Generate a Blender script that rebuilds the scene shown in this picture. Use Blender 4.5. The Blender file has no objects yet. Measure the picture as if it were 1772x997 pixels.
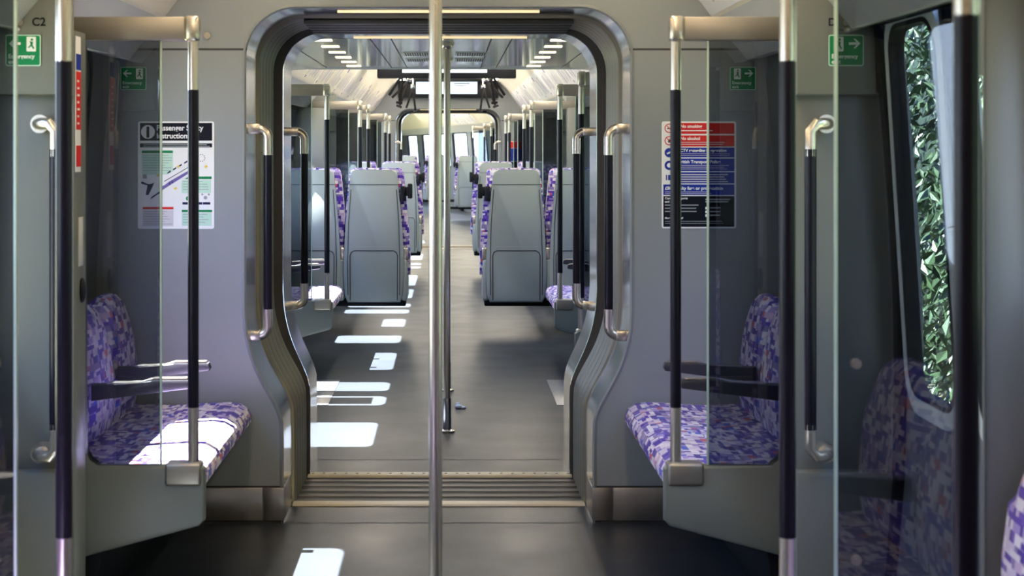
import bpy, bmesh, math, random
from mathutils import Vector, Matrix, Euler
random.seed(7)
sc = bpy.context.scene
C = sc.collection
PI = math.pi

# ------------------------------------------------------------------ camera, sky, sun, exposure
cam_d = bpy.data.cameras.new('camera')
cam = bpy.data.objects.new('camera', cam_d); C.objects.link(cam)
cam.location = (0.052, 0, 1.42); cam.rotation_euler = (PI/2, 0, 0)
cam_d.sensor_width = 36; cam_d.lens = 2800/1772*36
cam_d.shift_x = (886-782)/1772; cam_d.shift_y = -(498.5-255)/1772
cam_d.clip_start = 0.05; cam_d.clip_end = 300
cam_d.dof.use_dof = True; cam_d.dof.focus_distance = 8.5; cam_d.dof.aperture_fstop = 6.5
sc.camera = cam
w = bpy.data.worlds.new('sky'); sc.world = w; w.use_nodes = True
nt = w.node_tree; nt.nodes.clear()
out = nt.nodes.new('ShaderNodeOutputWorld'); bg = nt.nodes.new('ShaderNodeBackground')
tc = nt.nodes.new('ShaderNodeTexCoord'); sp = nt.nodes.new('ShaderNodeSeparateXYZ'); cr = nt.nodes.new('ShaderNodeValToRGB')
nt.links.new(tc.outputs['Generated'], sp.inputs[0]); nt.links.new(sp.outputs['Z'], cr.inputs[0])
cr.color_ramp.elements[0].position = 0.0; cr.color_ramp.elements[0].color = (0.66, 0.80, 1.0, 1)
cr.color_ramp.elements[1].position = 0.7; cr.color_ramp.elements[1].color = (0.28, 0.46, 0.95, 1)
nt.links.new(cr.outputs[0], bg.inputs[0]); nt.links.new(bg.outputs[0], out.inputs[0])
bg.inputs[1].default_value = 9.0
sd = bpy.data.lights.new('sun', 'SUN'); sd.energy = 135; sd.angle = 0.006; sd.color = (1, 0.96, 0.9)
so = bpy.data.objects.new('sun', sd); C.objects.link(so)
so.rotation_euler = (0, -math.atan(0.55), 0); so.location = (-8, 6, 14)
sc.view_settings.view_transform = 'Standard'; sc.view_settings.look = 'None'
sc.view_settings.gamma = 1; sc.view_settings.use_curve_mapping = False
sc.view_settings.exposure = 0.18
CEIL_EMIT = 15.0        # the luminaires along the coves
sc.cycles.use_denoising = True
sc.cycles.transparent_max_bounces = 40
sc.cycles.max_bounces = 10; sc.cycles.diffuse_bounces = 6; sc.cycles.glossy_bounces = 5
sc.cycles.sample_clamp_indirect = 6
sc.cycles.caustics_reflective = False; sc.cycles.caustics_refractive = False

# ------------------------------------------------------------------ materials
def mat(name, col, rough=0.5, metal=0.0, spec=0.5, noise=0.0, nscale=20, bump=0.0, emit=None, es=0, coat=0, stretch=None):
    m = bpy.data.materials.new(name); m.use_nodes = True
    n = m.node_tree; b = n.nodes['Principled BSDF']
    b.inputs['Base Color'].default_value = (*col, 1); b.inputs['Roughness'].default_value = rough
    b.inputs['Metallic'].default_value = metal; b.inputs['Specular IOR Level'].default_value = spec
    b.inputs['Coat Weight'].default_value = coat; b.inputs['Coat Roughness'].default_value = 0.08
    if emit: b.inputs['Emission Color'].default_value = (*emit, 1); b.inputs['Emission Strength'].default_value = es
    if noise or bump:
        t = n.nodes.new('ShaderNodeTexCoord'); x = n.nodes.new('ShaderNodeTexNoise'); x.inputs['Scale'].default_value = nscale
        x.inputs['Detail'].default_value = 4
        src = t.outputs['Object']
        if stretch:
            mp = n.nodes.new('ShaderNodeMapping'); mp.inputs['Scale'].default_value = stretch
            n.links.new(src, mp.inputs[0]); src = mp.outputs[0]
        n.links.new(src, x.inputs['Vector'])
        if noise:
            r = n.nodes.new('ShaderNodeMapRange'); r.inputs[3].default_value = 1-noise; r.inputs[4].default_value = 1+noise
            n.links.new(x.outputs[0], r.inputs[0])
            mx = n.nodes.new('ShaderNodeMix'); mx.data_type = 'RGBA'; mx.blend_type = 'MULTIPLY'; mx.inputs[0].default_value = 1
            mx.inputs[6].default_value = (*col, 1); n.links.new(r.outputs[0], mx.inputs[7]); n.links.new(mx.outputs[2], b.inputs['Base Color'])
        if bump:
            bp = n.nodes.new('ShaderNodeBump'); bp.inputs['Strength'].default_value = bump; bp.inputs['Distance'].default_value = 0.002
            n.links.new(x.outputs[0], bp.inputs['Height']); n.links.new(bp.outputs[0], b.inputs['Normal'])
    return m

def glass(name, tint, refl=1.0, rough=0.0):
    m = bpy.data.materials.new(name); m.use_nodes = True; n = m.node_tree; n.nodes.clear()
    o = n.nodes.new('ShaderNodeOutputMaterial'); mx = n.nodes.new('ShaderNodeMixShader')
    t = n.nodes.new('ShaderNodeBsdfTransparent'); g = n.nodes.new('ShaderNodeBsdfGlossy'); lw = n.nodes.new('ShaderNodeLayerWeight')
    lw.inputs[0].default_value = .5          # facing = 1-cos, the same from both sides of the sheet
    pw = n.nodes.new('ShaderNodeMath'); pw.operation = 'POWER'; pw.inputs[1].default_value = 5; n.links.new(lw.outputs['Facing'], pw.inputs[0])
    f = n.nodes.new('ShaderNodeMath'); f.operation = 'MULTIPLY_ADD'; f.inputs[1].default_value = .93; f.inputs[2].default_value = .07
    n.links.new(pw.outputs[0], f.inputs[0])
    ml = n.nodes.new('ShaderNodeMath'); ml.operation = 'MULTIPLY'; ml.inputs[1].default_value = refl
    t.inputs[0].default_value = (*tint, 1); g.inputs['Roughness'].default_value = rough
    n.links.new(f.outputs[0], ml.inputs[0]); n.links.new(ml.outputs[0], mx.inputs[0])
    n.links.new(t.outputs[0], mx.inputs[1]); n.links.new(g.outputs[0], mx.inputs[2]); n.links.new(mx.outputs[0], o.inputs[0])
    return m

def moquette():
    m = bpy.data.materials.new('moquette'); m.use_nodes = True; n = m.node_tree; N = n.nodes.new; L = n.links.new
    b = n.nodes['Principled BSDF']; b.inputs['Roughness'].default_value = 0.95; b.inputs['Specular IOR Level'].default_value = 0.15
    b.inputs['Sheen Weight'].default_value = 0.2
    uv = N('ShaderNodeUVMap'); s = N('ShaderNodeSeparateXYZ'); L(uv.outputs[0], s.inputs[0])
    def M(op, a, bb=None):
        k = N('ShaderNodeMath'); k.operation = op
        for i, v in enumerate((a, bb)):
            if v is None: continue
            if isinstance(v, (int, float)): k.inputs[i].default_value = v
            else: L(v, k.inputs[i])
        return k.outputs[0]
    def layer(rh, cw, seed):
        row = M('FLOOR', M('DIVIDE', s.outputs[1], rh))
        wn = N('ShaderNodeTexWhiteNoise'); wn.noise_dimensions = '2D'
        cx = N('ShaderNodeCombineXYZ'); L(row, cx.inputs[0]); cx.inputs[1].default_value = seed; L(cx.outputs[0], wn.inputs[0])
        u = M('ADD', M('DIVIDE', s.outputs[0], cw), M('MULTIPLY', wn.outputs[0], 5.0))
        uu = M('ADD', u, M('MULTIPLY', M('SINE', M('MULTIPLY', u, 2.1)), 0.35))
        cell = M('FLOOR', uu)
        c2 = N('ShaderNodeCombineXYZ'); L(row, c2.inputs[0]); L(cell, c2.inputs[1])
        w2 = N('ShaderNodeTexWhiteNoise'); w2.noise_dimensions = '3D'; c2.inputs[2].default_value = seed; L(c2.outputs[0], w2.inputs[0])
        fr = M('FRACT', uu); fy = M('FRACT', M('DIVIDE', s.outputs[1], rh))
        return w2.outputs[0], fr, fy
    v, fr, fy = layer(0.022, 0.028, 3.3)
    r = N('ShaderNodeValToRGB'); r.color_ramp.interpolation = 'CONSTANT'
    cols = [(0, (.055, .025, .30)), (.16, (.14, .08, .46)), (.26, (.62, .56, .72)), (.45, (.36, .28, .60)), (.58, (.78, .74, .80)),
            (.74, (.24, .20, .42)), (.84, (.05, .10, .55)), (.88, (.55, .42, .60)), (.97, (.55, .10, .14))]
    els = r.color_ramp.elements
    els[0].position = 0; els[0].color = (*cols[0][1], 1); els[1].position = cols[1][0]; els[1].color = (*cols[1][1], 1)
    for p, c in cols[2:]:
        e = els.new(p); e.color = (*c, 1)
    L(v, r.inputs[0])
    # second, finer layer of small bars
    v2, fr2, fy2 = layer(0.013, 0.05, 9.1)
    r2 = N('ShaderNodeValToRGB'); r2.color_ramp.interpolation = 'CONSTANT'
    r2.color_ramp.elements[0].color = (.08, .03, .38, 1); r2.color_ramp.elements[1].position = .5; r2.color_ramp.elements[1].color = (.70, .64, .74, 1)
    L(fy2, r2.inputs[0]); sel = M('GREATER_THAN', v2, 0.80)
    mx = N('ShaderNodeMix'); mx.data_type = 'RGBA'; L(sel, mx.inputs[0]); L(r.outputs[0], mx.inputs[6])
    w3 = N('ShaderNodeValToRGB'); w3.color_ramp.interpolation = 'CONSTANT'; w3.color_ramp.elements[0].color = (.09, .04, .40, 1)
    w3.color_ramp.elements[1].position = .91; w3.color_ramp.elements[1].color = (.74, .70, .78, 1); L(v2, w3.inputs[0])
    L(w3.outputs[0], mx.inputs[7]); L(mx.outputs[2], b.inputs['Base Color'])
    nz = N('ShaderNodeTexNoise'); nz.inputs['Scale'].default_value = 600; bp = N('ShaderNodeBump'); bp.inputs['Strength'].default_value = .3
    bp.inputs['Distance'].default_value = .001; L(nz.outputs[0], bp.inputs['Height']); L(bp.outputs[0], b.inputs['Normal'])
    return m

M = {}
M['wall'] = mat('wall_plastic', (.235, .257, .272), .38, spec=.5, bump=.05, nscale=300)
M['side'] = mat('side_lining', (.125, .138, .145), .42, noise=.03, nscale=4)
M['pillar'] = mat('pillar_plastic', (.155, .165, .155), .36, noise=.03, nscale=5)
M['panel'] = mat('seat_panel_plastic', (.135, .150, .140), .42, noise=.03, nscale=6)
M['shell'] = mat('seat_shell_plastic', (.285, .325, .325), .33, noise=.02, nscale=6)
M['groove'] = mat('dark_groove', (.03, .03, .032), .6, noise=.1)
M['ceil'] = mat('ceiling_white', (.72, .71, .68), .35, noise=.02, nscale=3)
M['gloss'] = mat('ceiling_gloss', (.62, .66, .70), .14, spec=.8, noise=.04, nscale=2, coat=.6)
M['cove'] = mat('cove_white', (.82, .76, .65), .4, noise=.02, nscale=3)
M['ledge'] = mat('ledge_grey', (.55, .56, .57), .4, noise=.02, nscale=3)
M['door'] = mat('door_leaf', (.15, .165, .175), .4, noise=.03, nscale=3)
M['doorframe'] = mat('door_window_surround', (.72, .80, .78), .4, noise=.02, nscale=3)
M['rubber'] = mat('black_rubber', (.008, .008, .010), .6, spec=.15, noise=.1, nscale=30)
M['nickel'] = mat('satin_metal', (.66, .60, .52), .27, metal=.9, noise=.04, nscale=8, stretch=(1, 1, .2))
M['header'] = mat('brushed_metal_bar', (.36, .33, .29), .42, metal=.85, noise=.06, nscale=30, stretch=(.1, 1, 3))
M['steel'] = mat('polished_steel', (.70, .70, .72), .13, metal=1, noise=.05, nscale=6)
M['kick'] = mat('brushed_steel', (.50, .47, .44), .3, metal=.95, noise=.15, nscale=5, stretch=(1, 1, 6))
M['grip'] = mat('black_grip', (.007, .006, .012), .30, noise=.1, nscale=30, spec=.2)
M['armrest'] = mat('dark_grey_plastic', (.03, .031, .04), .4, noise=.05)
M['blackpl'] = mat('black_plastic', (.008, .009, .013), .45, spec=.2, noise=.1)
M['bellow'] = mat('bellows_rubber', (.20, .18, .135), .45, noise=.05, nscale=8)
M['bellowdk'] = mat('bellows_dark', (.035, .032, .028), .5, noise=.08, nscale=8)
M['sill'] = mat('sill_aluminium', (.86, .76, .58), .45, metal=.1, noise=.08, nscale=30)
M['rib'] = mat('tread_rib', (.16, .145, .13), .5, metal=.2, noise=.1, nscale=30)
M['glass'] = glass('clear_window_glass', (.93, .95, .95), 1.0)
M['tint'] = glass('tinted_screen_glass', (.47, .50, .53), 1.0)
M['edge'] = mat('polished_glass_edge', (.42, .55, .48), .2, spec=.8, noise=.03, emit=None)
M['fabric'] = moquette()
M['white'] = mat('print_white', (.84, .85, .88), .5, noise=.02)
M['black'] = mat('print_black', (.006, .007, .014), .5, spec=.1, noise=.05)
M['ink'] = mat('print_grey', (.30, .33, .36), .5, noise=.05)
M['green'] = mat('print_green', (.006, .20, .07), .5, spec=.15, noise=.05)
M['palegreen'] = mat('print_pale_green', (.50, .74, .62), .5, noise=.05)
M['red'] = mat('print_red', (.60, .025, .025), .5, spec=.15, noise=.05)
M['blue'] = mat('print_blue', (.015, .035, .30), .5, spec=.15, noise=.05)
M['navy'] = mat('print_navy', (.012, .012, .06), .5, spec=.15, noise=.05)
M['violet'] = mat('print_violet', (.12, .08, .32), .4, noise=.05)
M['lilac'] = mat('print_lilac', (.45, .42, .58), .4, noise=.05)
M['yellow'] = mat('print_yellow', (.75, .55, .08), .4, noise=.05)
M['pinkish'] = mat('print_pink', (.62, .60, .66), .4, noise=.05)
M['card'] = mat('card_cream', (.86, .80, .68), .5, noise=.03)
M['lamp'] = mat('lamp_warm', (1, .9, .7), .5, noise=.01, emit=(1, .74, .38), es=1.0)
M['lampc'] = mat('lamp_ceiling', (1, .95, .85), .5, noise=.01, emit=(1, .76, .50), es=CEIL_EMIT)
M['lampb'] = mat('lamp_ceiling_bright', (1, .95, .85), .5, noise=.01, emit=(1, .88, .72), es=CEIL_EMIT*2.3)
M['spot'] = mat('lamp_downlight', (1, .95, .85), .5, noise=.01, emit=(1, .88, .62), es=1.5)
M['screen'] = mat('lit_screen', (.6, .7, .8), .3, noise=.01, emit=(.72, .86, 1), es=1.2)
M['leaf'] = mat('leaf', (.045, .085, .035), .35, noise=.55, nscale=2.5, spec=.6)
M['leafd'] = mat('leaf_dark', (.03, .05, .03), .4, noise=.5, nscale=2.0)
M['earth'] = mat('earth', (.16, .16, .09), .9, noise=.4, nscale=1.5)
def floor_mat():
    m = mat('floor_rubber', (.023, .028, .037), .30, spec=.15, noise=.25, nscale=1.7, bump=.02)
    n = m.node_tree; b = n.nodes['Principled BSDF']; b.inputs['Specular Tint'].default_value = (.62, .80, 1, 1)
    x = n.nodes.new('ShaderNodeTexNoise'); x.inputs['Scale'].default_value = 3; x.inputs['Detail'].default_value = 6
    t = n.nodes.new('ShaderNodeTexCoord'); n.links.new(t.outputs['Object'], x.inputs['Vector'])
    r = n.nodes.new('ShaderNodeMapRange'); r.inputs[3].default_value = .28; r.inputs[4].default_value = .46
    n.links.new(x.outputs[0], r.inputs[0]); n.links.new(r.outputs[0], b.inputs['Roughness'])
    return m
M['floor'] = floor_mat()
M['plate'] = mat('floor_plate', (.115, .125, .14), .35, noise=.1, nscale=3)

# ------------------------------------------------------------------ mesh helpers
class MB:
    def __init__(s): s.b = bmesh.new()
    def box(s, x0, x1, y0, y1, z0, z1, bev=0, seg=2):
        x0, x1 = sorted((x0, x1)); y0, y1 = sorted((y0, y1)); z0, z1 = sorted((z0, z1))
        r = bmesh.ops.create_cube(s.b, size=1, matrix=Matrix.Translation(((x0+x1)/2, (y0+y1)/2, (z0+z1)/2)) @ Matrix.Diagonal((x1-x0, y1-y0, z1-z0, 1)))
        if bev:
            es = list({e for v in r['verts'] for e in v.link_edges})
            bmesh.ops.bevel(s.b, geom=es, offset=bev, segments=seg, profile=.5, affect='EDGES')
        return s
    def cyl(s, p, q, r, n=20, r2=None):
        p, q = Vector(p), Vector(q); d = q-p
        m = Matrix.Translation((p+q)/2) @ d.to_track_quat('Z', 'Y').to_matrix().to_4x4()
        bmesh.ops.create_cone(s.b, cap_ends=True, segments=n, radius1=r, radius2=r if r2 is None else r2, depth=d.length, matrix=m)
        return s
    def ball(s, p, r, sx=1, sy=1, sz=1):
        bmesh.ops.create_uvsphere(s.b, u_segments=16, v_segments=10, radius=r, matrix=Matrix.Translation(p) @ Matrix.Diagonal((sx, sy, sz, 1)))
        return s
    def tube(s, pts, r, n=12):
        pts = [Vector(p) for p in pts]; rings = []
        up = None
        for i, p in enumerate(pts):
            d = (pts[min(i+1, len(pts)-1)] - pts[max(i-1, 0)]).normalized()
            if up is None:
                up = Vector((0, 0, 1)) if abs(d.z) < .9 else Vector((0, 1, 0))
            a = d.cross(up).normalized(); c = a.cross(d).normalized(); up = c
            rings.append([s.b.verts.new(p + (a*math.cos(t*2*PI/n) + c*math.sin(t*2*PI/n))*r) for t in range(n)])
        for A, B in zip(rings, rings[1:]):
            for t in range(n): s.b.faces.new((A[t], A[(t+1) % n], B[(t+1) % n], B[t]))
        s.b.faces.new(rings[0]); s.b.faces.new(rings[-1][::-1])
        return s
    def prism(s, pts, axis, a, b, bev=0):
        # pts: 2-D outline; axis 'y': (x,z) outline extruded in y ; 'x': (y,z) in x ; 'z': (x,y) in z
        f = {'y': lambda u, v, t: (u, t, v), 'x': lambda u, v, t: (t, u, v), 'z': lambda u, v, t: (u, v, t)}[axis]
        A = [s.b.verts.new(f(u, v, a)) for u, v in pts]; B = [s.b.verts.new(f(u, v, b)) for u, v in pts]
        k = len(pts); fs = [s.b.faces.new(A), s.b.faces.new(B[::-1])]
        es = []
        for i in range(k): fs.append(s.b.faces.new((A[i], B[i], B[(i+1) % k], A[(i+1) % k])))
        if bev:
            es = [e for e in set(list(fs[0].edges)+list(fs[1].edges))]
            bmesh.ops.bevel(s.b, geom=es, offset=bev, segments=2, profile=.5, affect='EDGES')
        return s
    def quad(s, *p):
        s.b.faces.new([s.b.verts.new(q) for q in p]); return s
    def loft(s, A, B):
        a = [s.b.verts.new(p) for p in A]; b = [s.b.verts.new(p) for p in B]
        for i in range(len(a)-1): s.b.faces.new((a[i], a[i+1], b[i+1], b[i]))
        return s
    def lofts(s, rows):
        R = [[s.b.verts.new(p) for p in r] for r in rows]
        for a, b in zip(R, R[1:]):
            for i in range(len(a)-1): s.b.faces.new((a[i], a[i+1], b[i+1], b[i]))
        return s
    def build(s, name, m, parent=None, smooth=35, uv=False):
        bmesh.ops.recalc_face_normals(s.b, faces=s.b.faces)
        me = bpy.data.meshes.new(name)
        if uv:
            l = s.b.loops.layers.uv.new('UVMap')
            for f in s.b.faces:
                nx, ny, nz = (abs(c) for c in f.normal)
                for lp in f.loops:
                    x, y, z = lp.vert.co
                    if nz >= nx and nz >= ny: lp[l].uv = (x+9, y+9)if uv == 'b' else (y+9, x+9)
                    elif nx >= ny: lp[l].uv = (y+9, z+9)
                    else: lp[l].uv = (x+9, z+9)
        s.b.to_mesh(me); s.b.free()
        if smooth:
            for p in me.polygons: p.use_smooth = True
            try: me.set_sharp_from_angle(angle=math.radians(smooth))
            except Exception: pass
        me.materials.append(M[m] if isinstance(m, str) else m)
        o = bpy.data.objects.new(name, me); C.objects.link(o)
        if parent: o.parent = parent
        return o

def tag(o, label=None, cat=None, group=None, kind=None):
    if label: o['label'] = label
    if cat: o['category'] = cat
    if group: o['group'] = group
    if kind: o['kind'] = kind
    return o
def thing(name, label, cat, loc, rz=0, group=None):
    o = bpy.data.objects.new(name, None); C.objects.link(o); o.empty_display_size = .1
    o.location = loc; o.rotation_euler = (0, 0, rz)
    return tag(o, label, cat, group)
def copy_tree(o, parent=None):
    c = o.copy(); C.objects.link(c); c.parent = parent
    for ch in o.children: copy_tree(ch, c)
    return c
def struct(name, b, m, label=None, parent=None, **k):
    o = b.build(name, m, parent, **k)
    if not parent:
        o['kind'] = 'structure'
        if label: tag(o, label, name.split('_')[0])
    return o
def text(name, s, size, m, parent, loc, rot=(PI/2, 0, 0), bold=0.0, sx=1.0, align='LEFT'):
    cu = bpy.data.curves.new('t', 'FONT'); cu.body = s; cu.size = size; cu.offset = bold; cu.extrude = .0004; cu.align_x = align
    to = bpy.data.objects.new('t', cu); C.objects.link(to); bpy.context.view_layer.update()
    me = bpy.data.meshes.new_from_object(to.evaluated_get(bpy.context.evaluated_depsgraph_get()))
    bpy.data.objects.remove(to); bpy.data.curves.remove(cu)
    me.materials.clear(); me.materials.append(M[m])
    o = bpy.data.objects.new(name, me); C.objects.link(o); o.parent = parent
    o.location = loc; o.rotation_euler = rot; o.scale = (sx, 1, 1)
    return o
def arc(cx, cz, r, a0, a1, n=8):
    return [(cx+r*math.cos(a0+(a1-a0)*i/n), cz+r*math.sin(a0+(a1-a0)*i/n)) for i in range(n+1)]
def rrect(x0, x1, z0, z1, r, n=6):
    return (arc(x1-r, z1-r, r, 0, PI/2, n)+arc(x0+r, z1-r, r, PI/2, PI, n)+arc(x0+r, z0+r, r, PI, 1.5*PI, n)+arc(x1-r, z0+r, r, 1.5*PI, 2*PI, n))

# ------------------------------------------------------------------ car body
WZ = [(0, 1.235), (.25, 1.265), (.5, 1.285), (.75, 1.292), (1.0, 1.288), (1.25, 1.275), (1.5, 1.255), (1.78, 1.228), (1.80, 1.225)]
def wx(z):
    for (a, xa), (b, xb) in zip(WZ, WZ[1:]):
        if z <= b: return xa+(xb-xa)*(z-a)/(b-a)
    return WZ[-1][1]
CZ0 = 1.76

class Frame:      # the coordinate frame of a car: identity, or turned on the bend
    def __init__(s, org=(0, 0, 0), rz=0): s.org = Vector(org); s.rz = rz; s.R = Matrix.Rotation(rz, 3, 'Z')
    def put(s, o):
        o.location = s.org + s.R @ Vector(o.location); o.rotation_euler.z += s.rz; return o
ID = Frame()

def wall_mesh(s, y0, y1, holes):
    ys = sorted({y0, y1, *[h[0] for h in holes], *[h[1] for h in holes]})
    zs = sorted({z for z, _ in WZ if z < CZ0} | {CZ0} | {h[2] for h in holes} | {h[3] for h in holes})
    b = MB()
    for ya, yb in zip(ys, ys[1:]):
        for za, zb in zip(zs, zs[1:]):
            ym, zm = (ya+yb)/2, (za+zb)/2
            if any(h[0] < ym < h[1] and h[2] < zm < h[3] for h in holes): continue
            b.quad((s*wx(za), ya, za), (s*wx(za), yb, za), (s*wx(zb), yb, zb), (s*wx(zb), ya, zb))
    bmesh.ops.remove_doubles(b.b, verts=b.b.verts, dist=1e-4)
    # give the lining a thickness outwards
    r = bmesh.ops.extrude_face_region(b.b, geom=b.b.faces[:])
    for v in r['geom']:
        if isinstance(v, bmesh.types.BMVert): v.co.x += s*.05
    return b
def ring_on_wall(s, y0, y1, z0, z1, r, wd, off, depth, rz=None):
    # frame of rounded inner corners on the wall curve
    inner = rrect(y0, y1, z0, z1, r); outer = rrect(y0-wd, y1+wd, z0-wd, z1+wd, rz if rz else r+wd)
    b = MB(); P = lambda l, dx: [(s*(wx(z)+dx), y, z) for y, z in l+[l[0]]]
    b.lofts([P(inner, off+depth), P(inner, off), P(outer, off), P(outer, off+depth)])
    return b
nwin = [0]; ndoor = [0]
def window(s, y0, y1, z0, z1, F=ID, r=.07):
    nwin[0] += 1
    o = ring_on_wall(s, y0+.02, y1-.02, z0+.02, z1-.02, r, .05, -.008, .05).build('window_%d' % nwin[0], 'rubber')
    o['kind'] = 'structure'
    b = MB(); zs = [z0+(z1-z0)*i/4 for i in range(5)]
    b.lofts([[(s*(wx(z)+.015), y0, z) for z in zs], [(s*(wx(z)+.015), y1, z) for z in zs]])
    b.build('pane', 'glass', o); F.put(o)
def door(s, y0, y1, wins, F=ID):
    ndoor[0] += 1
    zt = 1.78; zs = sorted({z for z, _ in WZ if z < zt} | {zt, .74, 1.76}); ys = sorted({y0, y1, *[w_ for p in wins for w_ in p]})
    b = MB()
    for ya, yb in zip(ys, ys[1:]):
        for za, zb in zip(zs, zs[1:]):
            ym, zm = (ya+yb)/2, (za+zb)/2
            if any(p[0] < ym < p[1] for p in wins) and .74 < zm < 1.76: continue
            b.quad((s*(wx(za)+.02), ya, za), (s*(wx(za)+.02), yb, za), (s*(wx(zb)+.02), yb, zb), (s*(wx(zb)+.02), ya, zb))
    bmesh.ops.remove_doubles(b.b, verts=b.b.verts, dist=1e-4)
    r = bmesh.ops.extrude_face_region(b.b, geom=b.b.faces[:])
    for v in r['geom']:
        if isinstance(v, bmesh.types.BMVert): v.co.x += s*.03
    o = b.build('door_%d' % ndoor[0], 'door'); o['kind'] = 'structure'
    for a, c in wins:
        ring_on_wall(s, a+.01, c-.01, .75, 1.75, .09, .045, .005, .04).build('window_surround', 'doorframe', o)
        q = MB(); zz = [.74+i*1.02/5 for i in range(6)]
        q.lofts([[(s*(wx(z)+.035), a, z) for z in zz], [(s*(wx(z)+.035), c, z) for z in zz]]); q.build('pane', 'glass', o)
        ring_on_wall(s, a+.022, c-.022, .762, 1.738, .08, .012, .002, .04).build('window_gasket', 'rubber', o)
    q = MB()
    ym = (y0+y1)/2
    for yy, hw in ((y0, .022), (y1, .022), (ym, .012)):
        q.lofts([[(s*(wx(z)+dx), yy+dy, z) for z in zs] for dx, dy in ((.03, -hw), (-.004, -hw), (-.004, hw), (.03, hw))])
    q.box(s*1.20, s*1.235, y0, y1, 1.755, 1.785)
    q.build('door_seal', 'rubber', o); F.put(o)

CEILP = [(1.236, 1.76), (1.165, 1.752), (1.155, 1.765), (1.04, 1.905), (.84, 2.17), (.80, 2.22), (.66, 2.34), (0, 2.41)]
def car(y0, y1, L, R, F, tagname, cut=None):
    # L, R: lists of ('w',y0,y1,z0,z1) and ('d',y0,y1,wins)
    for s, items, nm in ((-1, L, 'wall_left'), (1, R, 'wall_right')):
        holes = [(i[1], i[2], i[3], i[4]) if i[0] == 'w' else (i[1], i[2], 0, 1.79) for i in items]
        F.put(struct(nm, wall_mesh(s, y0, y1, holes), 'side'))
        for i in items:
            if i[0] == 'w': window(s, i[1], i[2], i[3], i[4], F)
            else: door(s, i[1], i[2], i[3], F)
    b = MB(); b.box(-1.24, 1.24, y0, y1, -.05, 0); F.put(struct('floor', b, 'floor'))
    P = [(-x, z) for x, z in CEILP[3:]] + [(x, z) for x, z in CEILP[3:-1][::-1]]
    b = MB(); b.loft([(x, y0, z) for x, z in P], [(x, y1, z) for x, z in P])
    r = bmesh.ops.extrude_face_region(b.b, geom=b.b.faces[:])
    for v in r['geom']:
        if isinstance(v, bmesh.types.BMVert): v.co.z += .04
    F.put(struct('ceiling', b, 'cove'))
    for s in (-1, 1):
        b = MB(); rows = [[(s*x, y, z) for x, z in CEILP[:4]] for y in (y0, y1)]
        b.lofts(rows)
        r = bmesh.ops.extrude_face_region(b.b, geom=b.b.faces[:])
        for v in r['geom']:
            if isinstance(v, bmesh.types.BMVert): v.co.z += .03
        F.put(struct('trim_%d' % (1 if s < 0 else 2), b, 'ledge'))

# window sets
SEAT_Z = (1.12, 1.78-.05)
Z0, Z1 = 1.10, 1.745
L1 = [('w', 1.3, 2.0, Z0, Z1), ('w', 2.25, 3.1, Z0, Z1), ('d', 3.30, 4.50, [(3.38, 3.82), (3.98, 4.42)]), ('w', 4.86, 5.75, 1.05, Z1)]
R1 = [('w', 1.3, 2.0, Z0, Z1), ('w', 2.25, 3.1, Z0, Z1), ('d', 3.30, 4.50, [(3.38, 3.82), (3.98, 4.42)]), ('w', 4.95, 5.75, Z0, Z1)]
car(-1.2, 6.12, L1, R1, ID, 'near')
LD1 = ('d', 8.80, 9.90, [(8.88, 9.25), (9.40, 9.80)])
LD2 = ('d', 13.72, 14.8, [(13.8, 14.18), (14.34, 14.72)])
LD3 = ('d', 18.85, 19.95, [(18.93, 19.32), (19.48, 19.87)])
L2 = [('w', 7.65, 8.37, .95, Z1), LD1, ('w', 10.3, 11.2, Z0, Z1), ('w', 11.72, 12.22, .85, Z1), ('w', 12.55, 13.4, 1.34, Z1), LD2,
      ('w', 15.2, 16.2, Z0, Z1), ('w', 16.6, 18.0, .95, Z1), LD3, ('w', 20.4, 21.6, Z0, Z1)]
R2 = [('w', 7.6, 8.2, Z0, Z1), LD1, ('w', 10.3, 11.2, Z0, Z1), ('w', 11.7, 13.4, .95, Z1), LD2,
      ('w', 15.2, 16.2, Z0, Z1), ('w', 16.6, 18.0, .95, Z1), LD3, ('w', 20.4, 21.6, Z0, Z1)]
car(7.35, 22.40, L2, R2, ID, 'next')
BEND = Frame((0, 23.6, 0), math.radians(2.5))
D4 = ('d', 1.6, 2.7, [(1.68, 2.07), (2.23, 2.62)])
R3 = [('w', .4, 1.2, Z0, Z1), D4, ('w', 3.3, 4.3, .95, Z1), ('w', 4.7, 6.0, .95, Z1), ('w', 6.6, 8.6, .95, Z1), ('w', 9.2, 11.6, .95, Z1)]
car(0, 9.2, R3[:-1], R3[:-1], BEND, 'far')
TURN = Frame(BEND.org + BEND.R @ Vector((0, 9.0, 0)), math.radians(9))
R4 = [('w', .5, 2.3, .95, Z1), ('w', 2.9, 4.9, .95, Z1), ('w', 5.4, 7.4, .95, Z1), ('w', 8, 10, .95, Z1), ('w', 11, 13, .95, Z1)]
car(0, 16, R4, R4, TURN, 'turn')
b = MB(); b.box(-1.3, 1.3, 16, 16.05, 0, 2.5); TURN.put(struct('wall_back', b, 'wall'))
b = MB(); b.box(-1.3, 1.3, -1.25, -1.2, 0, 2.5); struct('wall_front', b, 'side')

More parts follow.
